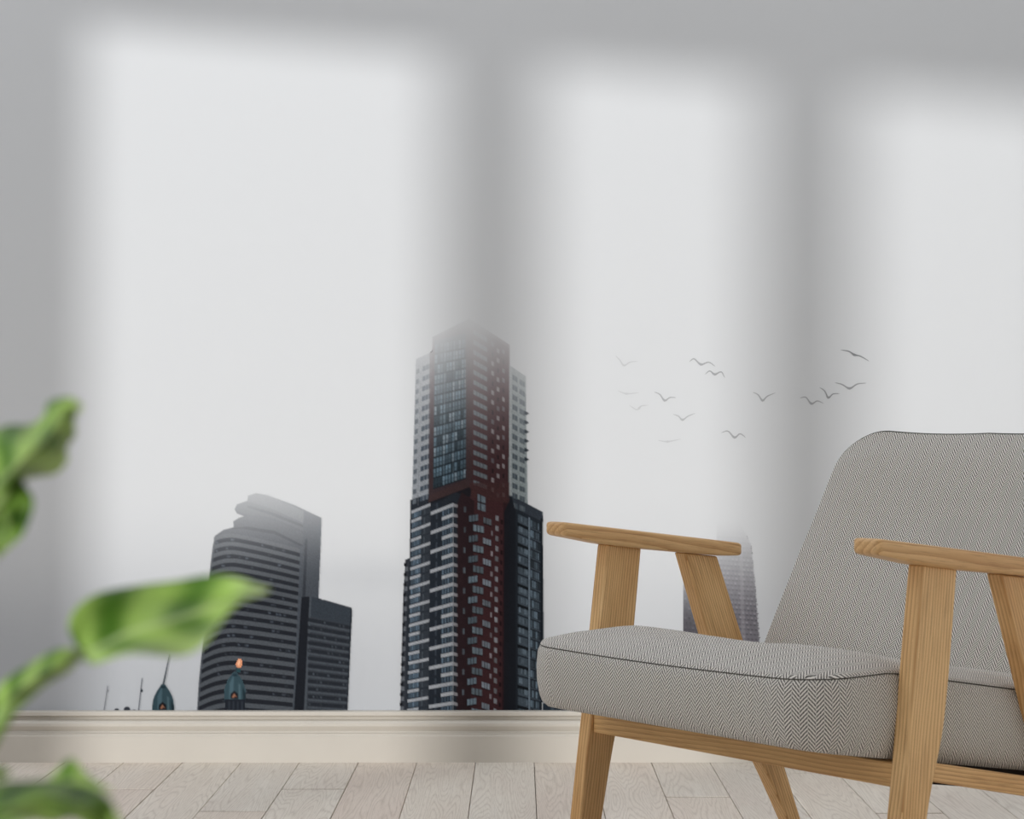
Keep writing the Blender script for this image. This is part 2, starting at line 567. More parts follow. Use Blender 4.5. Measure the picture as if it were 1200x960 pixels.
# ---- tall red and white tower
def tall_tower():
    c = Canvas(464, 368, 644, BOT)
    R = random.Random(3)
    # left grey wing
    c.poly([(487.5, 421), (507, 412), (507, 600), (500, 660), (480, 660), (482.5, 600)], (148, 153, 159), 1, True)
    # lower balcony block and the rest of the mass
    c.poly([(481, 586), (505, 578), (550, 560), (552, BOT), (469, BOT), (472.5, 700), (475, 656), (480, 654)], (36, 41, 49), 1, True)
    c.poly([(507, 395), (550, 373.5), (550, 571), (502, 590)], (56, 44, 48), 1, True)
    c.poly([(550, 373.5), (597, 404), (598, BOT), (536, BOT), (540, 575), (550, 569)], (66, 42, 45), 1, True)
    # upper right grey wing
    c.poly([(597, 428), (616, 441), (618.5, 596), (596, 590)], (140, 150, 152), 1, True)
    # dark block on the right
    c.poly([(594, 580), (599, 580.5), (636, 600), (638, BOT), (591, BOT)], (33, 39, 47), 1, True)
    c.poly([(599, 580.5), (636, 600), (637, 612), (604, 596)], (50, 57, 66), 1)

    # --- wing windows, left
    def wl(s_, t):  # s across 0..1, t floors down
        y = 424 + t * 11.7
        x0 = 487.5 - (y - 421) * 0.028; x1 = 506.5 - (y - 421) * 0.012
        x = x0 + (x1 - x0) * s_
        return (x, y + (506 - x) * (0.42 - (y - 424) * 0.0004))
    for t in range(0, 14):
        c.quad(wl, 0.02, 0.22, t + .15, t + .62, (92, 99, 107))
        c.quad(wl, 0.42, 0.98, t + .10, t + .60, (66, 76, 88))
        c.quad(wl, 0.60, 0.64, t + .10, t + .60, (120, 126, 134)); c.quad(wl, 0.78, 0.82, t + .10, t + .60, (120, 126, 134))
        c.quad(wl, 0.30, 0.34, t - .1, t + .9, (120, 124, 130), .5)
    c.poly([(503.5, 414), (507.5, 408), (507.5, 586), (502, 588)], (58, 44, 47), .8)

    # --- glass face
    def gl(s_, t):
        y = 396 + t * 11.75
        x0, x1 = 509.5 - (y - 400) * 0.012, 548 - (y - 391) * 0.010
        x = x0 + (x1 - x0) * s_
        return (x, y + (1 - s_) * (7 + (y - 396) * 0.035))
    c.poly([gl(0, -.3), gl(1, -.5), gl(1, 14), gl(0, 13.9)], (44, 56, 66))
    for t in range(0, 14):
        for k in range(11):
            b = R.uniform(.75, 1.25)
            col = np.array((86, 108, 122)) * b
            if R.random() < .18: col = np.array((128, 146, 158))
            if R.random() < .15: col = np.array((40, 52, 60))
            c.quad(gl, k / 11 + .012, k / 11 + .072, t + .10, t + .52, col)
            c.quad(gl, k / 11 + .012, k / 11 + .072, t + .58, t + .90, col * .84)
        c.quad(gl, 0, 1, t + .92, t + 1.04, (26, 32, 38))
    for k in (2.95, 6.0, 8.9): c.quad(gl, k / 11, k / 11 + .018, 0, 14, (30, 38, 45))
    for k in (3.4, 6.6): c.quad(gl, k / 11, k / 11 + .012, 0, 14, (130, 145, 155), .6)
    c.poly([(502.5, 581), (546, 562), (550, 560), (550, 571), (502, 590)], (62, 46, 47))
    c.poly([(545.5, 392), (550, 374), (553.5, 377), (553, 572), (546, 568)], (62, 47, 49), .8)
    c.poly([(502, 589), (550, 571), (553, 573), (551, 583), (534, 577), (515, 588), (504, 596)], (24, 25, 31), .9)

    # --- right red face, upper
    def rr(s_, t):
        y = 384 + t * 11.8
        x = 552 + s_ * 45
        return (x, y + s_ * (28 - t * 0.75))
    for t in range(0, 16):
        c.quad(rr, .06, .42, t + .05, t + .50, (108, 116, 122))
        for k in (.14, .22, .31): c.quad(rr, k, k + .02, t + .05, t + .50, (64, 66, 72), .7)
        for sx, ph in ((.56, 0), (.70, .35), (.84, .1)):
            if (t + int(sx * 10)) % 3 != 0:
                c.quad(rr, sx - .03, sx + .035, t + .10 + ph, t + .55 + ph, (142, 134, 136) if R.random() < .6 else (98, 92, 97))
            else:
                c.quad(rr, sx - .015, sx + .02, t + .15 + ph, t + .6 + ph, (34, 26, 30))
    # edge of the roof gets a thin paler parapet
    c.poly([(550, 373.5), (597, 404), (597, 408), (550, 378)], (120, 96, 96), .4)
    # --- right grey wing windows
    def rg(s_, t):
        y = 436 + t * 11.6
        return (598.5 + s_ * 19, y + s_ * (12.5 - t * .45))
    for t in range(0, 14):
        c.quad(rg, .10, .42, t + .12, t + .66, (72, 82, 90)); c.quad(rg, .54, .88, t + .12, t + .66, (80, 90, 97))
        c.quad(rg, .25, .27, t + .12, t + .66, (120, 126, 130)); c.quad(rg, .70, .72, t + .12, t + .66, (120, 126, 130))
    c.poly([(597, 428), (599.5, 430), (599.5, 582), (597, 581)], (170, 176, 178), .7)
    for k in range(6):
        y = 481.5 + k * 10.8
        c.poly([(614.5, y), (617, y + 1), (620.2, y + 3.2), (617, y + 5.2), (614.5, y + 4.2)], (38, 46, 54), 1, True)

    # --- lower red faces
    c.poly([(536, 590), (541, 577), (560, 590), (560, BOT), (535, BOT)], (44, 29, 33))
    c.poly([(556, 583), (597, 584), (594, BOT), (552, BOT)], (68, 40, 43), .85)
    c.poly([(590, 588), (597.5, 584), (596, BOT), (588, BOT)], (44, 27, 32), .8)
    c.poly([(550, 566), (597, 566), (597, 590), (553, 583)], (70, 45, 45), .75)
    # window columns: (x, width, first y, step, height, slope, colour)
    cols_ = [(549.8, 10.4, 604.5, 23.9, 7.2, -.16, (112, 130, 142)), (555.0, 12.0, 614.8, 23.9, 7.4, .20, (120, 136, 146)),
             (566.6, 9.2, 606.0, 24.1, 6.6, .34, (130, 140, 150)), (575.6, 2.2, 622, 23.9, 5.6, .2, (150, 142, 148)), (580.8, 3.4, 604, 11.9, 5.8, .3, (148, 150, 156)),
             (586.8, 2.4, 609, 11.9, 5.0, .3, (34, 20, 25)), (543.6, 2.4, 594, 23.8, 6.6, -.1, (92, 100, 108))]
    for x, wd, y, st, hh, sl, col in cols_:
        j = 0
        while y < BOT:
            xx = x - (y - 600) * 0.010
            cl = np.array(col) * R.uniform(.72, 1.12)
            c.poly([(xx, y), (xx + wd, y + wd * sl), (xx + wd, y + wd * sl + hh), (xx, y + hh)], cl)
            if wd > 8:
                c.poly([(xx + wd * .3, y + wd * .3 * sl), (xx + wd * .38, y + wd * .38 * sl), (xx + wd * .38, y + wd * .38 * sl + hh), (xx + wd * .3, y + wd * .3 * sl + hh)], (48, 44, 50))
                c.poly([(xx + wd * .62, y + wd * .62 * sl), (xx + wd * .7, y + wd * .7 * sl), (xx + wd * .7, y + wd * .7 * sl + hh), (xx + wd * .62, y + wd * .62 * sl + hh)], (58, 56, 62))
                c.poly([(xx, y + hh), (xx + wd, y + wd * sl + hh), (xx + wd, y + wd * sl + hh + 1.5), (xx, y + hh + 1.5)], (26, 16, 20), .7)
            y += st
            j += 1
    c.poly([(560, 579), (569, 583), (569, 600), (560, 597)], (110, 124, 134))
    c.poly([(562.5, 579), (564, 580), (564, 600), (562.5, 598)], (40, 40, 46)); c.poly([(560, 587), (569, 590), (569, 592), (560, 589)], (44, 34, 40))

    # --- balcony facade: bay L and bay R
    def bf(x, t):      # t = floors from the first band; x in wall units at the right-hand edge frame
        y = 589.5 + t * 11.62
        sl = max(.12, .40 - (y - 589) * 0.00105)
        xs = x - (y - 589) * 0.022 * (533 - x) / 55.0
        return (xs, y + (531 - xs) * sl)
    for t in range(-1, 23):
        # dark glazing with pale mullions
        for (xa, xb, nn) in ((483, 494, 5), (518, 530.5, 4)):
            if t < 0 and xa > 500: continue
            c.quad(bf, xa, xb, t + .36, t + 1.0, (40, 49, 60))
            for k in range(nn):
                x = xa + (xb - xa) * (k + .5) / nn
                c.quad(bf, x - .9, x + .7, t + .42, t + .92, np.array((88, 106, 122)) * R.uniform(.7, 1.15))
        c.quad(bf, 494.5, 504.5, t + .2, t + 1.1, (48, 54, 62)); c.quad(bf, 497, 498, t + .3, t + 1.0, (84, 92, 100), .7)
        c.quad(bf, 505.5, 517, t + .2, t + 1.1, (32, 38, 47)); c.quad(bf, 511, 513, t + .35, t + 1.0, (70, 80, 90), .6)
    for t in range(-1, 23):
        ly = t + (0.0)
        lng = (t % 2 == 0)
        # right bay
        if t >= 0:
            if lng: c.quad(bf, 505, 531.5, ly, ly + .36, (168, 172, 178))
            else: c.quad(bf, 518, 531.5, ly, ly + .36, (176, 180, 185))
            c.poly([(531.5, 590 + t * 11.62), (536.3, 591.5 + t * 11.62), (536.3, 595 + t * 11.62), (531.5, 594 + t * 11.62)], (142, 140, 144))
        # left bay
        if not lng: c.quad(bf, 482, 504.5, ly + .06, ly + .38, (160, 164, 170))
        else: c.quad(bf, 482, 494, ly + .06, ly + .38, (158, 162, 168))
    c.poly([(530.5, 592), (531.6, 592), (531.3, BOT), (530.2, BOT)], (150, 156, 162), .8)
    # left return
    c.poly([(475, 656), (480, 654), (477, 700), (475.5, BOT), (469, BOT), (472.5, 700)], (46, 50, 57), .95)
    y = 660.0
    while y < BOT:
        xx = 474.5 - (y - 656) * .031
        c.poly([(xx - .8, y), (xx + 2.4, y - .5), (xx + 2.4, y + 3), (xx - .8, y + 3.6)], (16, 18, 23), 1, True)
        c.poly([(xx + .6, y + 4.5), (xx + 3.8, y + 4), (xx + 3.8, y + 9), (xx + .6, y + 9.5)], (116, 120, 126), .7)
        y += 11.7

    # --- dark block facade
    def df(s_, t):
        y = 600 + t * 11.9
        return (606.5 + s_ * 29.5, y + s_ * (14 - (y - 600) * .028))
    for t in range(0, 20):
        c.quad(df, .02, .42, t + .18, t + .92, (72, 84, 95))
        if t % 2 == 1: c.quad(df, .0, .44, t + .02, t + .36, (14, 17, 22))
        for k in range(5):
            c.quad(df, .07 + k * .072, .11 + k * .072, t + .30, t + .80, np.array((108, 124, 136)) * R.uniform(.4, 1.15))
            c.quad(df, .52 + k * .072, .565 + k * .072, t + .12, t + .86, np.array((104, 122, 136)) * R.uniform(.4, 1.15))
        c.quad(df, .02, .93, t + .94, t + 1.0, (92, 104, 114), .8)
        c.quad(df, .0, .93, t + .12, t + .17, (20, 24, 30), .9)
    c.quad(df, .445, .49, 0, 20, (126, 142, 156)); c.quad(df, .92, 1.0, -.5, 20, (20, 25, 32))
    c.poly([(591, 600), (599, 582), (604, 597), (604.5, BOT), (590, BOT)], (24, 27, 34), .9)
    c.speckle(.05, 5)
    c.fog(lambda U, V: np.clip(1 - 1.0 * sstep(374, 565, V + 4 * np.sin(U * .12)) ** .8, 0, 1) * .96 + .02)
    return c


E_BAND = lambda U: 1.0 + 0.0 * U
def expo_tower(U):      # nothing but a print; identity
    return 1.0 + 0 * U


tall_tower().build('printed_tower', 0.0004)


# ---- round office tower at left
def round_tower():
    c = Canvas(226, 572, 418, BOT)
    R = random.Random(5)
    body = [(231, BOT), (233, 800), (236, 770), (240, 735), (243, 700), (247, 660), (249.5, 640), (252, 628), (262, 621), (274, 618),
            (273.5, 611), (280, 607), (286, 605), (278, 602), (275, 597), (278, 591), (290, 587), (291, 581), (300, 578), (312, 580),
            (345, 592), (377, 607), (376, 640), (373.5, 701), (412, 712), (413, 716), (410, 780), (407.5, BOT)]
    c.poly(body, (66, 70, 77), 1, True)

    def y0_(u, y):
        k = (u - 248) / 100.0
        dr = np.interp(y, [600, 640, 720, 830], [21, 20, 13, 7])
        dl = np.interp(y, [600, 640, 720, 830], [9, 9, 8, 5])
        return y + dr * max(0, k) ** 1.35 + dl * max(0, 1 - k * 3.2) ** 2

    def xl(y): return np.interp(y, [628, 660, 700, 740, 770, 832], [252, 247, 243, 240, 236, 231])
    def xr(y): return np.interp(y, [620, 700, 832], [355, 351, 342])
    def arc(y, th, col, a=1.0, cover=False, inset=0.0):
        us = np.linspace(xl(y) + inset, xr(y), 22)
        c.poly([(u, y0_(u, y)) for u in us] + [(u, y0_(u, y + th)) for u in us[::-1]], col, a, cover)
    # roof tiers
    c.poly([(290, 586), (292, 580), (300, 578), (312, 580), (376, 607), (376, 622), (318, 600), (292, 592)], (92, 96, 102))
    c.poly([(275, 597), (280, 590), (292, 588), (320, 597), (356, 613), (356, 622), (316, 606), (288, 603)], (74, 78, 84))
    c.poly([(290, 592), (318, 600), (360, 617), (360, 620), (316, 603), (290, 595)], (46, 50, 56), .8)
    c.poly([(273, 612), (281, 606), (300, 605), (325, 611), (356, 626), (356, 640), (322, 622), (275, 618)], (70, 74, 80))
    c.poly([(262, 620), (290, 617), (322, 622), (357, 640), (352, 640), (322, 626), (285, 620)], (44, 47, 53), .8)
    y = 622.0
    i = 0
    while y < BOT:
        p = np.interp(y, [622, 700, 830], [9.6, 10.6, 11.2])
        arc(y, p * .50, (74, 79, 85) if i else (80, 84, 90), 1, True, -1.2)
        arc(y + p * .50, p * .50, (26, 29, 36), 1, False, .8)
        for k in range(16):
            u = R.uniform(252, 340)
            if R.random() < .3:
                yy = y0_(u, y + p * .62)
                c.poly([(u, yy), (u + R.uniform(1.5, 5), yy + .6), (u + 3, yy + p * .25), (u, yy + p * .25)], np.array((70, 78, 88)) * R.uniform(.6, 1.2), .7)
        y += p
        i += 1
    # right slab, slit and low block
    c.poly([(356, 598), (377, 607), (373.5, 701), (351, 700), (355, 640)], (64, 69, 76))
    c.poly([(357.5, 632), (360.5, 632), (358, 700), (354.5, 700)], (40, 44, 51), .8)
    c.poly([(352, 640), (354.5, 640), (347, BOT), (343.5, BOT)], (66, 72, 80), .9)
    c.poly([(353.5, 700), (363.5, 699), (357, BOT), (344.5, BOT)], (20, 23, 30))
    c.poly([(363, 699), (373.5, 701), (413, 714), (407.5, BOT), (356, BOT)], (50, 55, 62))
    c.poly([(363, 700), (413, 714), (412, 734), (362, 722)], (47, 54, 62))
    c.poly([(363, 699), (365, 699.6), (359, BOT), (356.5, BOT)], (74, 80, 87), .8)
    y = 724.0
    while y < BOT + 5:
        s_ = .19 - (y - 724) * .0012
        c.poly([(361, y), (412, y + 51 * s_), (412, y + 51 * s_ + 4.2), (361, y + 4.2)], (30, 34, 41))
        c.poly([(361, y + 4.8), (412, y + 51 * s_ + 4.8), (412, y + 51 * s_ + 7), (361, y + 7)], (66, 72, 79))
        for k in range(11):
            if R.random() < .28:
                x = 362 + k * 4.4
                yy = y + (x - 361) * s_ + .8
                c.poly([(x, yy), (x + 2.2, yy + .4), (x + 2.2, yy + 3), (x, yy + 2.6)], np.array((74, 82, 90)) * R.uniform(.5, 1.1), .7)
        y += 9.0
    c.poly([(411, 712), (413.5, 714), (408.5, BOT), (406, BOT)], (26, 30, 37), .8)
    # trim the overshoot on the right of the low block
    c.A[(c.U > 413.2 - (c.V - 716) * .047) & (c.V > 700)] = 0
    c.A[(c.U > 377.2) & (c.V < 703)] = 0
    m = c.A == 0
    c.C[m] = sky(c.U, c.V)[m]
    c.speckle(.045, 9)
    c.fog(lambda U, V: .03 + .78 * (1 - sstep(560, 715, V + (U - 300) * .05)) ** 1.3)
    return c


round_tower().build('printed_round_tower', 0.0004)


# ---- distant tower in the fog behind the armchair
def far_tower():
    c = Canvas(794, 608, 900, BOT)
    c.poly([(801, 612), (866, 612), (873, 624), (880, 640), (885, 690), (895, BOT), (800, BOT)], (104, 101, 108), 1, True)
    c.poly([(801, 660), (826, 660), (820, BOT), (800, BOT)], (70, 68, 74), 1)
    R = random.Random(11)
    for r in range(0, 38):
        y = 622 + r * 5.6
        for k in range(20):
            x = 802 + k * 4.5 + (1.5 if r % 2 else 0)
            cl = np.array((140, 137, 145)) * R.uniform(.7, 1.1) if x > 824 else np.array((98, 96, 104)) * R.uniform(.4, 1.1)
            c.poly([(x, y + k * .35), (x + 2.6, y + k * .35 + .6), (x + 2.2, y + k * .35 + 2.6), (x, y + k * .35 + 2.4)], cl, .75)
            c.poly([(x, y + k * .35 + 2.8), (x + 3.0, y + k * .35 + 3.2), (x + 2.6, y + k * .35 + 4.6), (x, y + k * .35 + 4.2)], (56, 54, 62), .6)
        xe = np.interp(y, [624, 690, 834], [874, 885, 895])
        if y > 664: c.poly([(xe - 1, y + 6), (xe + 1.4, y + 7), (xe + 1, y + 9), (xe - 1, y + 9)], (110, 107, 113), .9, True)
    c.poly([(834, 640), (838, 640), (838, BOT), (834, BOT)], (158, 154, 160), .35)
    c.poly([(866, 640), (870, 640), (876, BOT), (871, BOT)], (158, 154, 160), .35)
    def fg(U, V):
        f = 1 - sstep(612, 775, V) ** .85
        e = sstep(0, 16, (V - 608)) * 0 + (1 - sstep(800, 806, U)) * 0.0
        f = 1 - (1 - f) * sstep(606, 655, V) - .10 * sstep(606, 645, V) * (U > 826)
        return np.clip(f + .25 * (1 - sstep(640, 730, V)) * (U < 840), .12, 1)
    c.fog(fg)
    return c


far_tower().build('printed_distant_tower', 0.0004)


# ---- domes, spires, low roofs
def dome(cxd, w_, top, base, spire, name, finial):
    c = Canvas(int(cxd - w_ - 4), int(spire[1] - 3), int(cxd + w_ + 8), BOT)
    c.poly([(spire[0] - .4, spire[1]), (spire[0] + .5, spire[1]), (cxd + 1.2, top + 1), (cxd - 1.2, top + 1)], (44, 54, 60), 1, True)
    if finial:
        c.poly([(280.5, 769.5), (283, 773), (284.3, 778), (282, 782.5), (278.4, 782.5), (276.4, 778.5), (278.2, 775)], (206, 138, 104), 1, True)
        c.poly([(280.5, 772), (281.6, 776), (280, 781), (278.6, 778)], (240, 196, 160), .8)
        c.poly([(277.6, 783), (281.8, 783), (282.2, 788), (277.4, 788)], (38, 66, 72), 1, True)
    pr_ = [(0, 1), (.25, 1.0), (.45, .93), (.62, .78), (.78, .56), (.9, .34), (1, .17)]
    pr_ = [(b, a) for a, b in pr_] and pr_
    pts = [(cxd - w_ * r, base - (base - top) * h) for h, r in pr_] + [(cxd + w_ * r, base - (base - top) * h) for h, r in pr_[::-1]]
    c.poly(pts, (48, 68, 76), 1, True)
    c.poly([(cxd - w_ * .55, base), (cxd - w_ * .5, base - (base - top) * .6), (cxd - w_ * .1, top + 2), (cxd - w_ * .15, base)], (76, 100, 110), .7)
    c.poly([(cxd + w_ * .35, base), (cxd + w_ * .35, base - (base - top) * .6), (cxd + w_ * .5, base - (base - top) * .55), (cxd + w_ * .55, base)], (88, 112, 120), .6)
    c.poly([(cxd + w_ * .75, base), (cxd + w_ * .7, base - (base - top) * .5), (cxd + w_, base - (base - top) * .2), (cxd + w_, base)], (24, 36, 42), .8)
    c.poly([(cxd - 2.4, top + 2), (cxd + 2.4, top + 2), (cxd + 2.6, top + 4.5), (cxd - 2.6, top + 4.5)], (30, 46, 54), .9)
    yy = base - 5 if finial else base - 8
    c.poly([(cxd - 5.5, yy + 4), (cxd - 5, yy - 2), (cxd - 1, yy - 5.5), (cxd + 3.5, yy - 2), (cxd + 4, yy + 4)], (22, 20, 24))
    c.poly([(cxd - 3.6, yy + 2.4), (cxd - 1, yy - 2.6), (cxd + .2, yy - .8), (cxd + 2.4, yy + 2.2), (cxd, yy + .8), (cxd - 1.4, yy + 3)], (172, 118, 92), .8)
    if finial:
        c.poly([(cxd - w_ * .96, base - .5), (cxd + w_ * .96, base - .5), (cxd + w_ * .9, BOT), (cxd - w_ * .9, BOT)], (26, 30, 38), 1, True)
        for k in (-.6, -.2, .2, .6):
            c.poly([(cxd + w_ * k, base + 2), (cxd + w_ * k + 2, base + 2), (cxd + w_ * k + 2, BOT), (cxd + w_ * k, BOT)], (46, 52, 60), .8)
    # silhouettes over the round tower must not carry sky at their rim
    c.build(name, 0.0008, bleed=finial)


dome(191.5, 13, 802, 836, (199, 767), 'printed_green_dome', False)
dome(275.5, 12.5, 788, 820, (280.2, 775), 'printed_green_dome', True)

c = Canvas(116, 796, 134, BOT)
c.poly([(126, 804), (127, 804), (122.8, BOT), (121.4, BOT)], (110, 112, 118), 1, True)
c.poly([(125.6, 806), (128, 809), (126.6, 812), (124.8, 811)], (130, 132, 138), .8, True)
c.build('printed_flagpole', 0.0004)
c = Canvas(156, 790, 174, BOT)
c.poly([(166.2, 795), (167.4, 795), (163.2, BOT), (161.8, BOT)], (78, 82, 90), 1, True)
c.poly([(165.6, 806), (168, 809.5), (166.4, 812), (164.6, 810)], (44, 50, 58), 1, True)
c.build('printed_flagpole', 0.0004)
for x, y, r in ((137, 833, 3), (149, 832, 4), (157.5, 834, 2.6)):
    c = Canvas(int(x - r - 3), 824, int(x + r + 3), BOT)
    c.poly([(x + r * math.cos(a), y + r * math.sin(a)) for a in np.linspace(0, 2 * PI, 20)], (52, 56, 64), 1, True)
    c.build('printed_rooftop', 0.0004)
c = Canvas(634, 816, 802, BOT)
c.poly([(636, 824), (650, 822), (664, 826), (690, 826), (800, 827), (800, BOT), (636, BOT)], (38, 46, 56), 1, True)
R = random.Random(4)
for k in range(48):
    x = R.uniform(638, 796); y = R.uniform(826, 831)
    c.poly([(x, y), (x + 3, y), (x + 3, y + 2), (x, y + 2)], np.array((96, 110, 122)) * R.uniform(.4, 1.1))
c.build('printed_low_building', 0.0006)

# ---- birds
BIRDS = [([(75, 95), (92, 112), (110, 135), (135, 122), (168, 118)], .22), ([(380, 120), (400, 108), (428, 131), (460, 122), (488, 140)], .55),
         ([(445, 172), (465, 158), (485, 172), (512, 162), (527, 187)], .6), ([(85, 240), (120, 252), (172, 248)], .20),
         ([(235, 245), (258, 255), (278, 280), (300, 268), (325, 268)], .5), ([(132, 300), (163, 318), (182, 303), (210, 300)], .22),
         ([(313, 337), (335, 345), (352, 360), (375, 345), (405, 333)], .4), ([(250, 445), (290, 450), (345, 440)], .22),
         ([(512, 414), (540, 407), (567, 433), (590, 418), (614, 434)], .58), ([(643, 246), (665, 257), (683, 280), (702, 263), (738, 248)], .55),
         ([(838, 270), (862, 267), (885, 293), (910, 282), (936, 293)], .6), ([(918, 226), (940, 241), (955, 268), (975, 253), (1002, 252)], .7),
         ([(982, 206), (1012, 214), (1043, 230), (1075, 212), (1112, 208)], .7), ([(1006, 71), (1040, 77), (1062, 91), (1088, 97), (1124, 118)], .85)]
for pts, dk in BIRDS:
    p = np.array([(700 + a / 3.53, 390 + b / 3.53) for a, b in pts])
    n_ = 21
    tt = np.linspace(0, len(p) - 1, n_)
    P = np.concatenate([[2 * p[0] - p[1]], p, [2 * p[-1] - p[-2]]])
    q = []
    for t in tt:
        i = min(int(t), len(p) - 2); f = t - i
        a, b, c_, d_ = P[i], P[i + 1], P[i + 2], P[i + 3]
        q.append(.5 * ((2 * b) + (-a + c_) * f + (2 * a - 5 * b + 4 * c_ - d_) * f * f + (-a + 3 * b - 3 * c_ + d_) * f ** 3))
    q = np.array(q)
    s_ = np.linspace(-1, 1, n_)
    wd = .15 + 1.15 * (1 - np.abs(s_)) ** .5 + 0.9 * np.exp(-(s_ / .13) ** 2)
    wd *= .85 + .25 * dk
    tg = np.gradient(q, axis=0); tg /= np.linalg.norm(tg, axis=1)[:, None]
    nr = np.stack([-tg[:, 1], tg[:, 0]], 1)
    up, dn = q - nr * wd[:, None] * .6, q + nr * wd[:, None] * .75
    vs = shift([w3(x, y, .0004) for x, y in np.concatenate([up, dn])])
    fs = [(i, n_ + i, n_ + i + 1, i + 1) for i in range(n_ - 1)]
    sk_ = lin(sky(q[:, 0], q[:, 1]))
    col = lin(np.array((92, 94, 98))) * dk * .85 + sk_ * (1 - dk * .85)
    vcol_mesh('printed_bird', vs, fs, np.concatenate([col, col]), mural)

# ------------------------------------------------------------------ armchair (local: +X front, +Y side nearest the camera, Z up)
YAW = 0.6892
chair = bpy.data.objects.new('armchair', None)
chair.location = (0.4496, 2.6057, 0)
chair.rotation_euler = (0, 0, PI + YAW)
COL.objects.link(chair)
tag(chair, 'mid-century armchair in grey herringbone fabric with open honey-coloured wooden frame', 'armchair')

W, TH = 0.3006, 0.024


def profile_board(name, pts, y0, y1, mat, parent, bev=0.003, segs=3):
    """pts: closed (X,Z) outline, extruded in Y"""
    n_ = len(pts)
    vs_ = [(x, y0, z) for x, z in pts] + [(x, y1, z) for x, z in pts]
    fs_ = [tuple(range(n_))[::-1], tuple(range(n_, 2 * n_))]
    for k in range(n_):
        k2 = (k + 1) % n_
        fs_.append((k, k2, n_ + k2, n_ + k))
    me = bpy.data.meshes.new(name)
    me.from_pydata(vs_, [], fs_)
    b_ = bmesh.new(); b_.from_mesh(me)
    bmesh.ops.recalc_face_normals(b_, faces=b_.faces)
    b_.to_mesh(me); b_.free()
    o = link(name, me, mat, parent)
    return bevel(o, bev, segs, 0.6)


def smooth_line(pts, n_=6):
    """Catmull-Rom through the points"""
    p = [Vector((a, b, 0)) for a, b in pts]
    P = [2 * p[0] - p[1]] + p + [2 * p[-1] - p[-2]]
    out = []
    for i in range(len(p) - 1):
        a, b, c_, d_ = P[i:i + 4]
        for k in range(n_):
            f = k / n_
            q = .5 * ((2 * b) + (-a + c_) * f + (2 * a - 5 * b + 4 * c_ - d_) * f * f + (-a + 3 * b - 3 * c_ + d_) * f ** 3)
            out.append((q.x, q.y))
    out.append(pts[-1])
    return out


fl_front = smooth_line([(.184, .541), (.200, .425), (.2145, .31), (.2385, .143), (.258, 0)], 4)
fl_rear = smooth_line([(.116, .533), (.133, .395), (.146, .325), (.170, .25), (.196, .135), (.224, 0)], 4)
rl_front = smooth_line([(.0255, .5225), (-.026, .393), (-.062, .305), (-.108, .235), (-.150, .177), (-.206, .085), (-.254, 0)], 4)
rl_rear = smooth_line([(-.046, .5145), (-.103, .384), (-.155, .268), (-.202, .166), (-.239, .08), (-.276, 0)], 4)

for side in (-1, 1):
    y0, y1 = (W - TH, W) if side > 0 else (-W, -W + TH)
    sd = 1 + side
    profile_board('leg', fl_front + fl_rear[::-1], y0, y1, wood('ash_front_leg', (0, .13, 0), 1 + sd), chair)
    profile_board('leg', rl_front + rl_rear[::-1], y0, y1, wood('ash_rear_leg', (0, -.42, 0), 2.3 + sd), chair)
    # side rail
    ym = (y0 + y1) / 2
    profile_board('side_rail', [(.165, .295), (.170, .272), (-.130, .207), (-.130, .235)], ym - .010, ym + .010,
                  wood('ash_side_rail', (0, -(PI / 2 - .2), 0), 4.1 + sd), chair, .002)
    # armrest: boat-shaped plank with a rounded nose
    NX = 26
    vs, fs = [], []
    XF, XE = .2815, -.0965
    xs = np.concatenate([XF - .012 * (1 - np.cos(np.linspace(0, PI / 2, 7))), np.linspace(.250, -.070, 13), XE + .014 * (1 - np.cos(np.linspace(PI / 2, 0, 6)))])
    RING = 20
    for i, x in enumerate(xs):
        k = (x + .1228) / .3915
        top = .5302 + (.5763 - .5302) * k
        th_ = np.interp(x, [-.10, -.05, .11, .18, .28], [.0195, .024, .0265, .0265, .0200])
        hw = np.interp(x, [-.1228, -.02, .12, .2687], [.0200, .0245, .0255, .0215])
        d1 = max(0.0, XF - x); d2 = max(0.0, x - XE)
        rd = .011
        sh_ = 1.0
        if d1 < .012: sh_ = math.sqrt(max(0, 1 - (1 - d1 / .012) ** 2))
        if d2 < .014: sh_ = math.sqrt(max(0, 1 - (1 - d2 / .014) ** 2))
        # shrink only the corner part
        hwx = hw - rd * (1 - sh_)
        thx = th_ / 2 - .006 * (1 - sh_)
        yc = side * .2880
        zc = top - th_ / 2
        for q in range(RING):
            a = 2 * PI * (q + .5) / RING
            ca, sa = math.cos(a), math.sin(a)
            e = .28
            yy = hwx * math.copysign(abs(ca) ** e, ca); zz = thx * math.copysign(abs(sa) ** e, sa)
            vs.append((x, yc + yy, zc + zz))
    ns = len(xs)
    for i in range(ns - 1):
        for q in range(RING):
            q2 = (q + 1) % RING
            fs.append((i * RING + q, i * RING + q2, (i + 1) * RING + q2, (i + 1) * RING + q))
    fs.append(tuple(range(RING))[::-1]); fs.append(tuple((ns - 1) * RING + q for q in range(RING)))
    ar = mesh('armrest', vs, fs, wood('ash_armrest', (0, -(PI / 2 - .118), 0), 6.7 + sd, (238, 200, 146), (188, 136, 84), 26), chair, smooth=True)
    b_ = bmesh.new(); b_.from_mesh(ar.data); bmesh.ops.recalc_face_normals(b_, faces=b_.faces); b_.to_mesh(ar.data); b_.free()

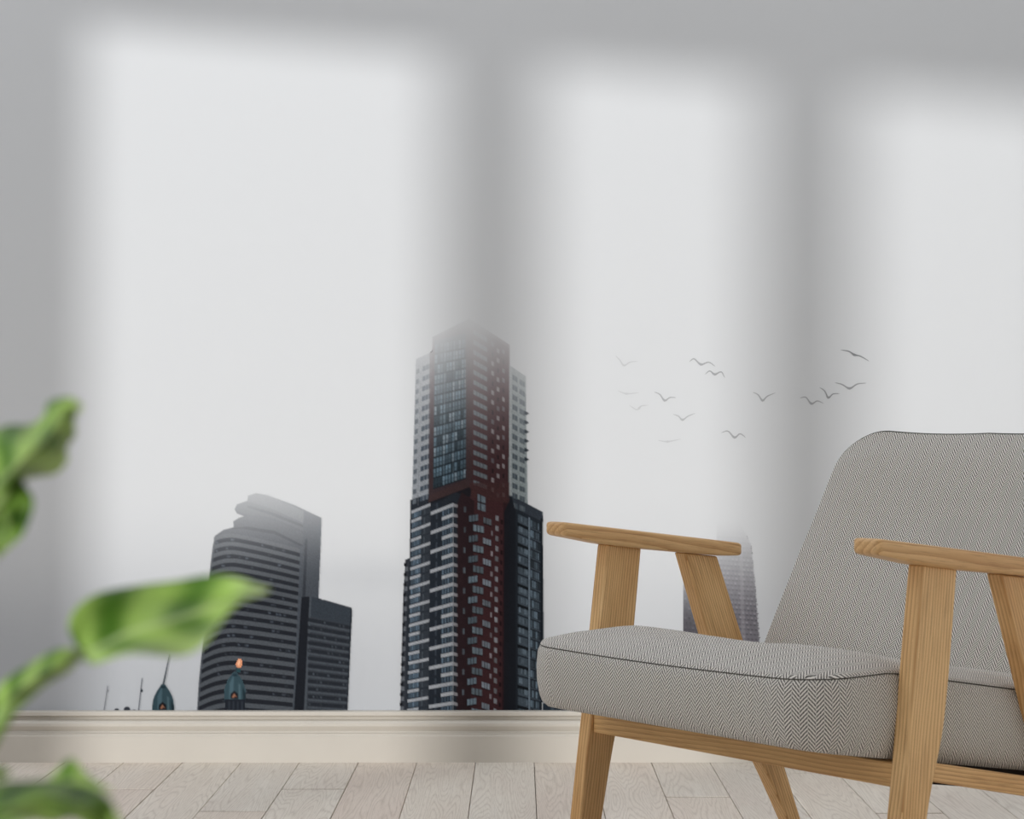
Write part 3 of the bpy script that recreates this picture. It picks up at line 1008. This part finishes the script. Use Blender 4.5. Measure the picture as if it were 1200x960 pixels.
# cross rails
yr = W - TH
profile_board('front_rail', [(.2125, .297), (.2135, .2665), (.1895, .2665), (.1885, .297)], -yr, yr,
              wood('ash_front_rail', (PI / 2, 0, 0), 8.2, (242, 202, 142), (184, 130, 76)), chair, .002)
profile_board('rear_rail', [(-.100, .245), (-.100, .218), (-.122, .218), (-.122, .245)], -yr, yr,
              wood('ash_rear_rail', (PI / 2, 0, 0), 9.4), chair, .002)


# ---- seat cushion
def ztop(x): return min(.4085, .4085 - .165 * (.215 - x)) if x < .215 else .4085
def zbot(x): return .300 + .165 * (x - .21)


SF, SR, SW, RC = .352, -.215, .2725, .065


def seat_outline(inset=0.0, n_=14):
    r = max(.004, RC - inset)
    f, w_, b = SF - inset, SW - inset, SR + inset
    rb = max(.004, .02 - inset)
    pts = []
    def seg(a, b_, k):
        for i in range(k): pts.append((a[0] + (b_[0] - a[0]) * i / k, a[1] + (b_[1] - a[1]) * i / k))
    def cor(cx_, cy_, rr, a0):
        for i in range(n_):
            an = a0 + (PI / 2) * i / n_
            pts.append((cx_ + rr * math.cos(an), cy_ + rr * math.sin(an)))
    seg((f, -w_ + r), (f, w_ - r), 26)
    cor(f - r, w_ - r, r, 0)
    seg((f - r, w_), (b + rb, w_), 30)
    cor(b + rb, w_ - rb, rb, PI / 2)
    seg((b, w_ - rb), (b, -w_ + rb), 26)
    cor(b + rb, -w_ + rb, rb, PI)
    seg((b + rb, -w_), (f - r, -w_), 30)
    cor(f - r, -w_ + r, r, 1.5 * PI)
    return pts


def crown(d):  # height above the seam by distance in from the edge
    k = min(1.0, d / .12)
    return .017 * (1 - (1 - k) ** 2.6)


def lump(x, y): return .0022 * math.sin(x * 21 + 1) * math.cos(y * 17) + .0012 * math.sin(y * 41 + x * 13)


M_seat = herringbone('herringbone_seat', 0.0)
M_band = herringbone('herringbone_band', 0.25)
M_back = herringbone('herringbone_back', 0.1)
out = seat_outline()
N = len(out)
per = [0]
for i in range(N):
    a, b = out[i], out[(i + 1) % N]
    per.append(per[-1] + math.hypot(b[0] - a[0], b[1] - a[1]))
# band (front, sides, rear) + underside: rows from the seam down
rows = [(0.0, -.0015), (.03, .0015), (.12, .0045), (.35, .0062), (.6, .0055), (.82, .002), (.93, -.002), (1.0, -.010)]
verts, uvs, faces = [], [], []
for fr, bul in rows:
    o_ = seat_outline(-bul)
    for i in range(N + 1):
        x, y = o_[i % N]
        fx = max(0.0, 1 - abs(x - SF) / .08)
        zt = ztop(x) - .004 * math.sin(min(1, max(0, (y + SW) / (2 * SW))) * PI) * fx
        zb = zbot(x)
        z = zt + (zb - zt) * fr
        verts.append((x, y, z)); uvs.append((per[i], z))
NB = N + 1
for r in range(len(rows) - 1):
    for i in range(N): faces.append((r * NB + i, (r + 1) * NB + i, (r + 1) * NB + i + 1, r * NB + i + 1))
# underside
k0 = len(verts)
ins = seat_outline(.02)
for i in range(NB):
    x, y = ins[i % N]; verts.append((x, y, zbot(x) - .001)); uvs.append((y, x))
r = len(rows) - 1
for i in range(N): faces.append((r * NB + i, k0 + i, k0 + i + 1, r * NB + i + 1))
faces.append(tuple(k0 + i for i in range(N)))
seat = mesh('seat_cushion', verts, faces, M_band, chair, True, uvs)
# top panel
verts, uvs, faces = [], [], []
insets = [.0, .003, .008, .016, .028, .045, .064]
for q in insets:
    o_ = seat_outline(q - .001)
    for i in range(N):
        x, y = o_[i]
        fx = max(0.0, 1 - abs(x - SF) / .08)
        z = ztop(x) - .004 * math.sin(min(1, max(0, (y + SW) / (2 * SW))) * PI) * fx + crown(q) + (.003 if q > 0 else 0) + lump(x, y) * min(1, q / .03)
        verts.append((x, y, z)); uvs.append((y, x))
for r in range(len(insets) - 1):
    for i in range(N):
        i2 = (i + 1) % N
        faces.append((r * N + i, r * N + i2, (r + 1) * N + i2, (r + 1) * N + i))
# inner: rings shrinking towards the centre line
last = [verts[(len(insets) - 1) * N + i] for i in range(N)]
cxm = (SF + SR) / 2
steps = 12
base_i = (len(insets) - 1) * N
for s_ in range(1, steps + 1):
    k = s_ / steps
    for i in range(N):
        x, y, z = last[i]
        xx = cxm + (x - cxm) * (1 - k * .999); yy = y * (1 - k * .999)
        d = min(SF - xx, xx - SR, SW - abs(yy))
        verts.append((xx, yy, ztop(xx) * 1.0 + crown(d) + .003 + lump(xx, yy))); uvs.append((yy, xx))
    for i in range(N):
        i2 = (i + 1) % N
        faces.append((base_i + (s_ - 1) * N + i, base_i + (s_ - 1) * N + i2, base_i + s_ * N + i2, base_i + s_ * N + i))
mesh('top_panel', verts, faces, M_seat, seat, True, uvs)
# seam cord
sp = []
for i in range(N):
    x, y = out[i]
    fx = max(0.0, 1 - abs(x - SF) / .08)
    sp.append((x + 0, y, ztop(x) - .004 * math.sin(min(1, max(0, (y + SW) / (2 * SW))) * PI) * fx - .0008))
tube('seam', sp, .0011, M_seamthread, seat, 6, True)
# dark webbing base below the cushion
profile_board('seat_base', [(.186, .296), (.186, .268), (-.20, .205), (-.20, .232)], -.262, .262, M_underfab, chair, .002)

# ---- backrest
bl = smooth_line([(-.088, .300), (-.108, .340), (-.133, .382), (-.166, .432), (-.203, .4865), (-.252, .562), (-.295, .633), (-.332, .692), (-.3435, .7125)], 8)
bl = [Vector((a, 0, b)) for a, b in bl]
arc_ = [0.0]
for a, b in zip(bl, bl[1:]): arc_.append(arc_[-1] + (b - a).length)
SA = arc_[-1]


def bpos(s):
    s = max(0, min(SA, s))
    for i in range(len(arc_) - 1):
        if s <= arc_[i + 1]:
            f = (s - arc_[i]) / (arc_[i + 1] - arc_[i])
            return bl[i].lerp(bl[i + 1], f), (bl[i + 1] - bl[i]).normalized()
    return bl[-1], (bl[-1] - bl[-2]).normalized()


BWd, BR = .264, .075
NS, NY = 64, 48


def bhalf(s):
    w_ = BWd - .012 * max(0, 1 - s / .25)
    if s > SA - BR: w_ -= BR - math.sqrt(max(0, BR * BR - (s - (SA - BR)) ** 2))
    return w_


def back_point(s, yk, front):
    """yk -1..1 ; front True/False -> surface"""
    p, tn = bpos(s)
    nrm = Vector((tn.z, 0, -tn.x))     # pointing forward (+X) and up/down
    y = yk * bhalf(s)
    e = min(BWd - abs(y), (SA - s) * 1.0)
    # distance from the outline, for puffing
    k = min(1, max(0, (1 - abs(yk)) * bhalf(s)) / .06) * min(1, max(0, SA - s) / .06)
    puff = 1 - (1 - k) ** 2
    curve = -.016 * (1 - (y / BWd) ** 2)      # slight hollow across the width
    sag = -.002 * math.sin(min(1, abs(yk)) * PI) * (s / SA) ** 6
    if front: d = curve + .010 * puff
    else: d = curve - .034 - .012 * puff * 0
    if not front: d = curve - .012 - .030 * puff
    q = p + nrm * d
    return (q.x, y, q.z + sag)


sv = [SA * i / (NS - 16) * .80 for i in range(NS - 15)]
sv = list(np.linspace(0, SA * .80, NS - 16)) + list(SA * (.80 + .20 * np.sin(np.linspace(0, PI / 2, 17)[1:])))
yk_ = [math.sin(t) for t in np.linspace(-PI / 2, PI / 2, NY + 1)]
yk_ = [math.copysign(abs(a) ** .9, a) for a in yk_]
verts, uvs, faces = [], [], []
for fside in (True, False):
    for s in sv:
        for yk in yk_:
            v = back_point(s, yk, fside)
            verts.append(v); uvs.append((v[1], s))
R_, C_ = len(sv), NY + 1
for fi in (0, 1):
    b0 = fi * R_ * C_
    for i in range(R_ - 1):
        for j in range(NY):
            f = (b0 + i * C_ + j, b0 + i * C_ + j + 1, b0 + (i + 1) * C_ + j + 1, b0 + (i + 1) * C_ + j)
            faces.append(f if fi == 0 else f[::-1])
# rim
rim = [(i, 0) for i in range(R_)] + [(R_ - 1, j) for j in range(1, C_)] + [(i, C_ - 1) for i in range(R_ - 2, -1, -1)] + [(0, j) for j in range(C_ - 2, 0, -1)]
for a, b in zip(rim, rim[1:] + rim[:1]):
    ia, ib = a[0] * C_ + a[1], b[0] * C_ + b[1]
    faces.append((ia, ib, R_ * C_ + ib, R_ * C_ + ia))
back = mesh('backrest', verts, faces, M_back, chair, True, uvs)
b_ = bmesh.new(); b_.from_mesh(back.data); bmesh.ops.recalc_face_normals(b_, faces=b_.faces); b_.to_mesh(back.data); b_.free()
rp = [verts[i * C_ + j] for (i, j) in rim if not (i == 0 and 0 < j < C_ - 1)]
rp2 = [Vector(p) + Vector((-.003, 0, .0)) for p in rp]
tube('piping', rp2, .0019, M_pipe, back, 6, False)


# ------------------------------------------------------------------ leafy plant in the left foreground
def leaf_mat(name, dark, lightc, pale):
    t = NT(name)
    uv = t.n('ShaderNodeUVMap').outputs[0]      # u along, v across (-1..1 mapped 0..1)
    sep = t.n('ShaderNodeSeparateXYZ'); t.l(uv, sep.inputs[0])
    ac = t.math('ABSOLUTE', t.math('SUBTRACT', t.math('MULTIPLY', sep.outputs[1], 2.0), 1.0))
    vein = t.math('SINE', t.math('MULTIPLY', t.math('SUBTRACT', sep.outputs[0], t.math('MULTIPLY', ac, .16)), 20.0))
    vein = t.math('ADD', t.math('MULTIPLY', vein, .5), .5)
    nz = t.noise(uv, 5.0, 3)
    f = t.math('ADD', t.math('MULTIPLY', vein, .55), t.math('MULTIPLY', nz, .45))
    c = t.ramp(f, [(.25, dark), (.7, lightc)])
    rib = t.ramp(ac, [(.0, (1, 1, 1, 1)), (.12, (0, 0, 0, 1))])
    c = t.mix(t.math('MULTIPLY', rib, .6), c, pale)
    tip = t.ramp(sep.outputs[0], [(.78, (0, 0, 0, 1)), (1.0, (1, 1, 1, 1))])
    lit_half = t.ramp(sep.outputs[1], [(.55, (0, 0, 0, 1)), (.95, (1, 1, 1, 1))])  # one half paler: light on the fold painted into the leaf colour
    c = t.mix(t.math('MULTIPLY', lit_half, .45), c, pale)
    c = t.mix(t.math('MULTIPLY', tip, .8), c, pale)
    t.fin(c, .45, .35)
    tr = t.n('ShaderNodeBsdfTranslucent'); t.l(c, tr.inputs[0])
    mx = t.n('ShaderNodeMixShader'); mx.inputs[0].default_value = .35
    t.l(t.b.outputs[0], mx.inputs[1]); t.l(tr.outputs[0], mx.inputs[2])
    t.l(mx.outputs[0], t.t.nodes['Material Output'].inputs[0])
    return t.m


M_leaf = leaf_mat('leaf_green', rgba(84, 128, 36), rgba(172, 206, 104), rgba(222, 236, 180))
M_leafd = leaf_mat('leaf_deep_green', rgba(70, 108, 34), rgba(124, 162, 66), rgba(186, 212, 120))
M_stem = plain('green_stem', rgba(128, 156, 82), .5, .3, .15)
M_pot = plain('terracotta_pot', rgba(176, 110, 80), .8, .2)
M_soil = plain('soil', rgba(54, 42, 34), .95, .05)
plant = bpy.data.objects.new('leafy_plant', None)
PLX, PLY = -0.25, 0.49
plant.location = (PLX, PLY, 0)
COL.objects.link(plant)
tag(plant, 'leafy green plant out of focus in the left foreground', 'plant')


def at(u, v, d): return Vector(((u - CX) * d / F - PLX, d - PLY, H - (v - CY) * d / F))


def cr(p, t):
    n_ = len(p)
    x = t * (n_ - 1)
    i = min(int(x), n_ - 2); f = x - i
    a = p[i - 1] if i > 0 else 2 * p[0] - p[1]
    b, c_ = p[i], p[i + 1]
    d_ = p[i + 2] if i + 2 < n_ else 2 * p[-1] - p[-2]
    return .5 * ((2 * b) + (c_ - a) * f + (2 * a - 5 * b + 4 * c_ - d_) * f * f + (-a + 3 * b - 3 * c_ + d_) * f ** 3)


def leaf(A, Mid, B, mat, wave=.003, nU=36, nV=12):
    """A, Mid, B: edge / midrib / edge curves from base to tip (u, v, depth)"""
    a, m, b = [[at(*q) for q in L] for L in (A, Mid, B)]
    verts, uvs, faces = [], [], []
    for i in range(nU + 1):
        t = i / nU
        pa, pm_, pb = cr(a, t), cr(m, t), cr(b, t)
        for j in range(nV + 1):
            s = j / nV * 2 - 1
            e = pa if s < 0 else pb
            k = abs(s)
            p = pm_.lerp(e, k)
            side_ = (pa - pb)
            nrm = side_.cross(cr(m, min(1, t + .02)) - cr(m, max(0, t - .02)))
            if nrm.length > 1e-9: nrm.normalize()
            p = p + nrm * (wave * math.sin(t * 11 + k * 2) * k + .07 * side_.length * math.sin(k * PI)) * (1 - t ** 4)
            verts.append(p); uvs.append((t, j / nV))
    c_ = nV + 1
    for i in range(nU):
        for j in range(nV): faces.append((i * c_ + j, i * c_ + j + 1, (i + 1) * c_ + j + 1, (i + 1) * c_ + j))
    o = mesh('leaf', verts, faces, mat, plant, True, uvs)
    s_ = o.modifiers.new('thickness', 'SOLIDIFY'); s_.thickness = .0004
    return o


d0 = .50
# the big leaf pointing right
leaf([(92, 764, d0), (84, 735, d0 + .004), (118, 700, d0 + .012), (165, 677, d0 + .015), (225, 676, d0 + .012), (280, 682, d0 + .004), (314, 689, d0)],
     [(92, 768, d0), (112, 760, d0), (150, 742, d0), (195, 728, d0), (240, 714, d0), (282, 700, d0), (316, 690, d0)],
     [(94, 772, d0), (122, 778, d0 - .006), (168, 770, d0 - .012), (215, 758, d0 - .012), (252, 735, d0 - .008), (285, 707, d0 - .004), (316, 692, d0)], M_leaf)
# folded small leaf along its stem
leaf([(-14, 838, d0), (4, 800, d0), (40, 775, d0), (70, 760, d0), (96, 762, d0)],
     [(-10, 846, d0), (16, 812, d0 - .006), (44, 794, d0 - .008), (70, 780, d0 - .006), (96, 767, d0)],
     [(-6, 856, d0), (22, 828, d0), (50, 806, d0), (76, 790, d0), (98, 771, d0)], M_leaf, .001)
# upper-left leaf
leaf([(-60, 600, d0 + .01), (-20, 540, d0 + .02), (6, 503, d0 + .02), (34, 490, d0 + .02), (58, 470, d0 + .01), (80, 465, d0), (95, 472, d0)],
     [(-55, 620, d0), (-12, 575, d0), (20, 545, d0 - .01), (45, 522, d0 - .01), (66, 500, d0 - .01), (84, 484, d0), (96, 475, d0)],
     [(-50, 640, d0), (0, 600, d0), (34, 566, d0 + .01), (62, 548, d0 + .012), (80, 522, d0 + .01), (80, 502, d0 + .006), (97, 478, d0)], M_leaf, .004)
# the one hanging under it
leaf([(-50, 540, d0 + .02), (-12, 540, d0 + .02), (18, 552, d0 + .01), (34, 580, d0), (34, 606, d0), (26, 628, d0), (4, 648, d0)],
     [(-50, 575, d0 + .01), (-30, 575, d0), (-8, 588, d0), (6, 604, d0), (10, 620, d0), (8, 634, d0), (2, 650, d0)],
     [(-50, 610, d0), (-40, 610, d0), (-30, 618, d0), (-22, 630, d0), (-14, 642, d0), (-8, 650, d0), (0, 654, d0)], M_leafd, .003)
# lower-left arching leaves (nearer the lens)
d1 = .43
leaf([(-80, 980, d1), (-20, 935, d1 + .01), (20, 922, d1 + .02), (60, 903, d1 + .02), (100, 920, d1 + .01), (130, 942, d1), (152, 985, d1)],
     [(-80, 1010, d1), (-30, 965, d1), (10, 946, d1 - .01), (60, 934, d1 - .01), (95, 945, d1 - .01), (122, 965, d1), (150, 1000, d1)],
     [(-80, 1030, d1), (-40, 1000, d1), (10, 965, d1), (55, 954, d1), (86, 960, d1), (110, 985, d1), (148, 1010, d1)], M_leafd, .003)
leaf([(-70, 1000, d1 + .05), (-20, 960, d1 + .05), (30, 925, d1 + .05), (66, 898, d1 + .05), (84, 893, d1 + .05), (88, 899, d1 + .05)],
     [(-70, 1005, d1 + .05), (-16, 975, d1 + .05), (36, 940, d1 + .04), (80, 915, d1 + .04), (108, 915, d1 + .04), (130, 926, d1 + .04)],
     [(-70, 1030, d1 + .05), (-10, 990, d1 + .05), (44, 960, d1 + .04), (86, 935, d1 + .04), (114, 930, d1 + .04), (132, 930, d1 + .04)], M_leaf, .002)
leaf([(-60, 900, d1 + .05), (-30, 892, d1 + .05), (-6, 896, d1 + .05), (12, 904, d1 + .05)],
     [(-60, 912, d1 + .05), (-30, 906, d1 + .04), (-6, 906, d1 + .04), (13, 907, d1 + .05)],
     [(-60, 925, d1 + .05), (-30, 920, d1 + .05), (-6, 916, d1 + .05), (12, 910, d1 + .05)], M_leaf, .001)
# stems down to a pot on the floor
tube('stem', [at(92, 767, d0), at(50, 795, d0), at(10, 830, d0), at(-30, 900, d0), at(-60, 1050, d0), at(-160, 1600, d0), Vector((0.00, 0, .22))], .0022, M_stem, plant, 8,
     rads=[.0016, .0020, .0024, .0026, .0028, .0032, .0036])
tube('stem', [at(-52, 620, d0), at(-90, 700, d0), at(-120, 850, d0), at(-160, 1200, d0), Vector((-.01, .01, .22))], .0025, M_stem, plant)
tube('stem', [at(-50, 575, d0 + .01), at(-70, 620, d0), at(-92, 710, d0)], .002, M_stem, plant)
tube('stem', [at(-78, 1008, d1), at(-120, 1060, d1), at(-200, 1400, d1 + .03), Vector((.01, -.01, .22))], .0025, M_stem, plant)
tube('stem', [at(-68, 1005, d1 + .05), at(-110, 1060, d1 + .03), at(-190, 1380, d1 + .05)], .002, M_stem, plant)
tube('stem', [at(-60, 912, d1 + .05), at(-86, 950, d1 + .05), at(-120, 1050, d1 + .05), at(-170, 1400, d0)], .002, M_stem, plant)
pp = [(0.0, .0), (.062, .0), (.066, .01), (.085, .19), (.094, .19), (.096, .225), (.086, .228), (.080, .200), (0, .200)]
vs, fs = [], []
NP = 28
for r_, z in pp:
    for k in range(NP):
        a = 2 * PI * k / NP
        vs.append((max(r_, .0005) * math.cos(a), max(r_, .0005) * math.sin(a), z))
for i in range(len(pp) - 1):
    for k in range(NP):
        k2 = (k + 1) % NP
        fs.append((i * NP + k, i * NP + k2, (i + 1) * NP + k2, (i + 1) * NP + k))
pot = mesh('pot', vs, fs, M_pot, plant, True)
vs = [(.078 * math.cos(2 * PI * k / NP), .078 * math.sin(2 * PI * k / NP), .208) for k in range(NP)] + [(0, 0, .214)]
mesh('soil', vs, [(k, (k + 1) % NP, NP) for k in range(NP)], M_soil, plant, True)
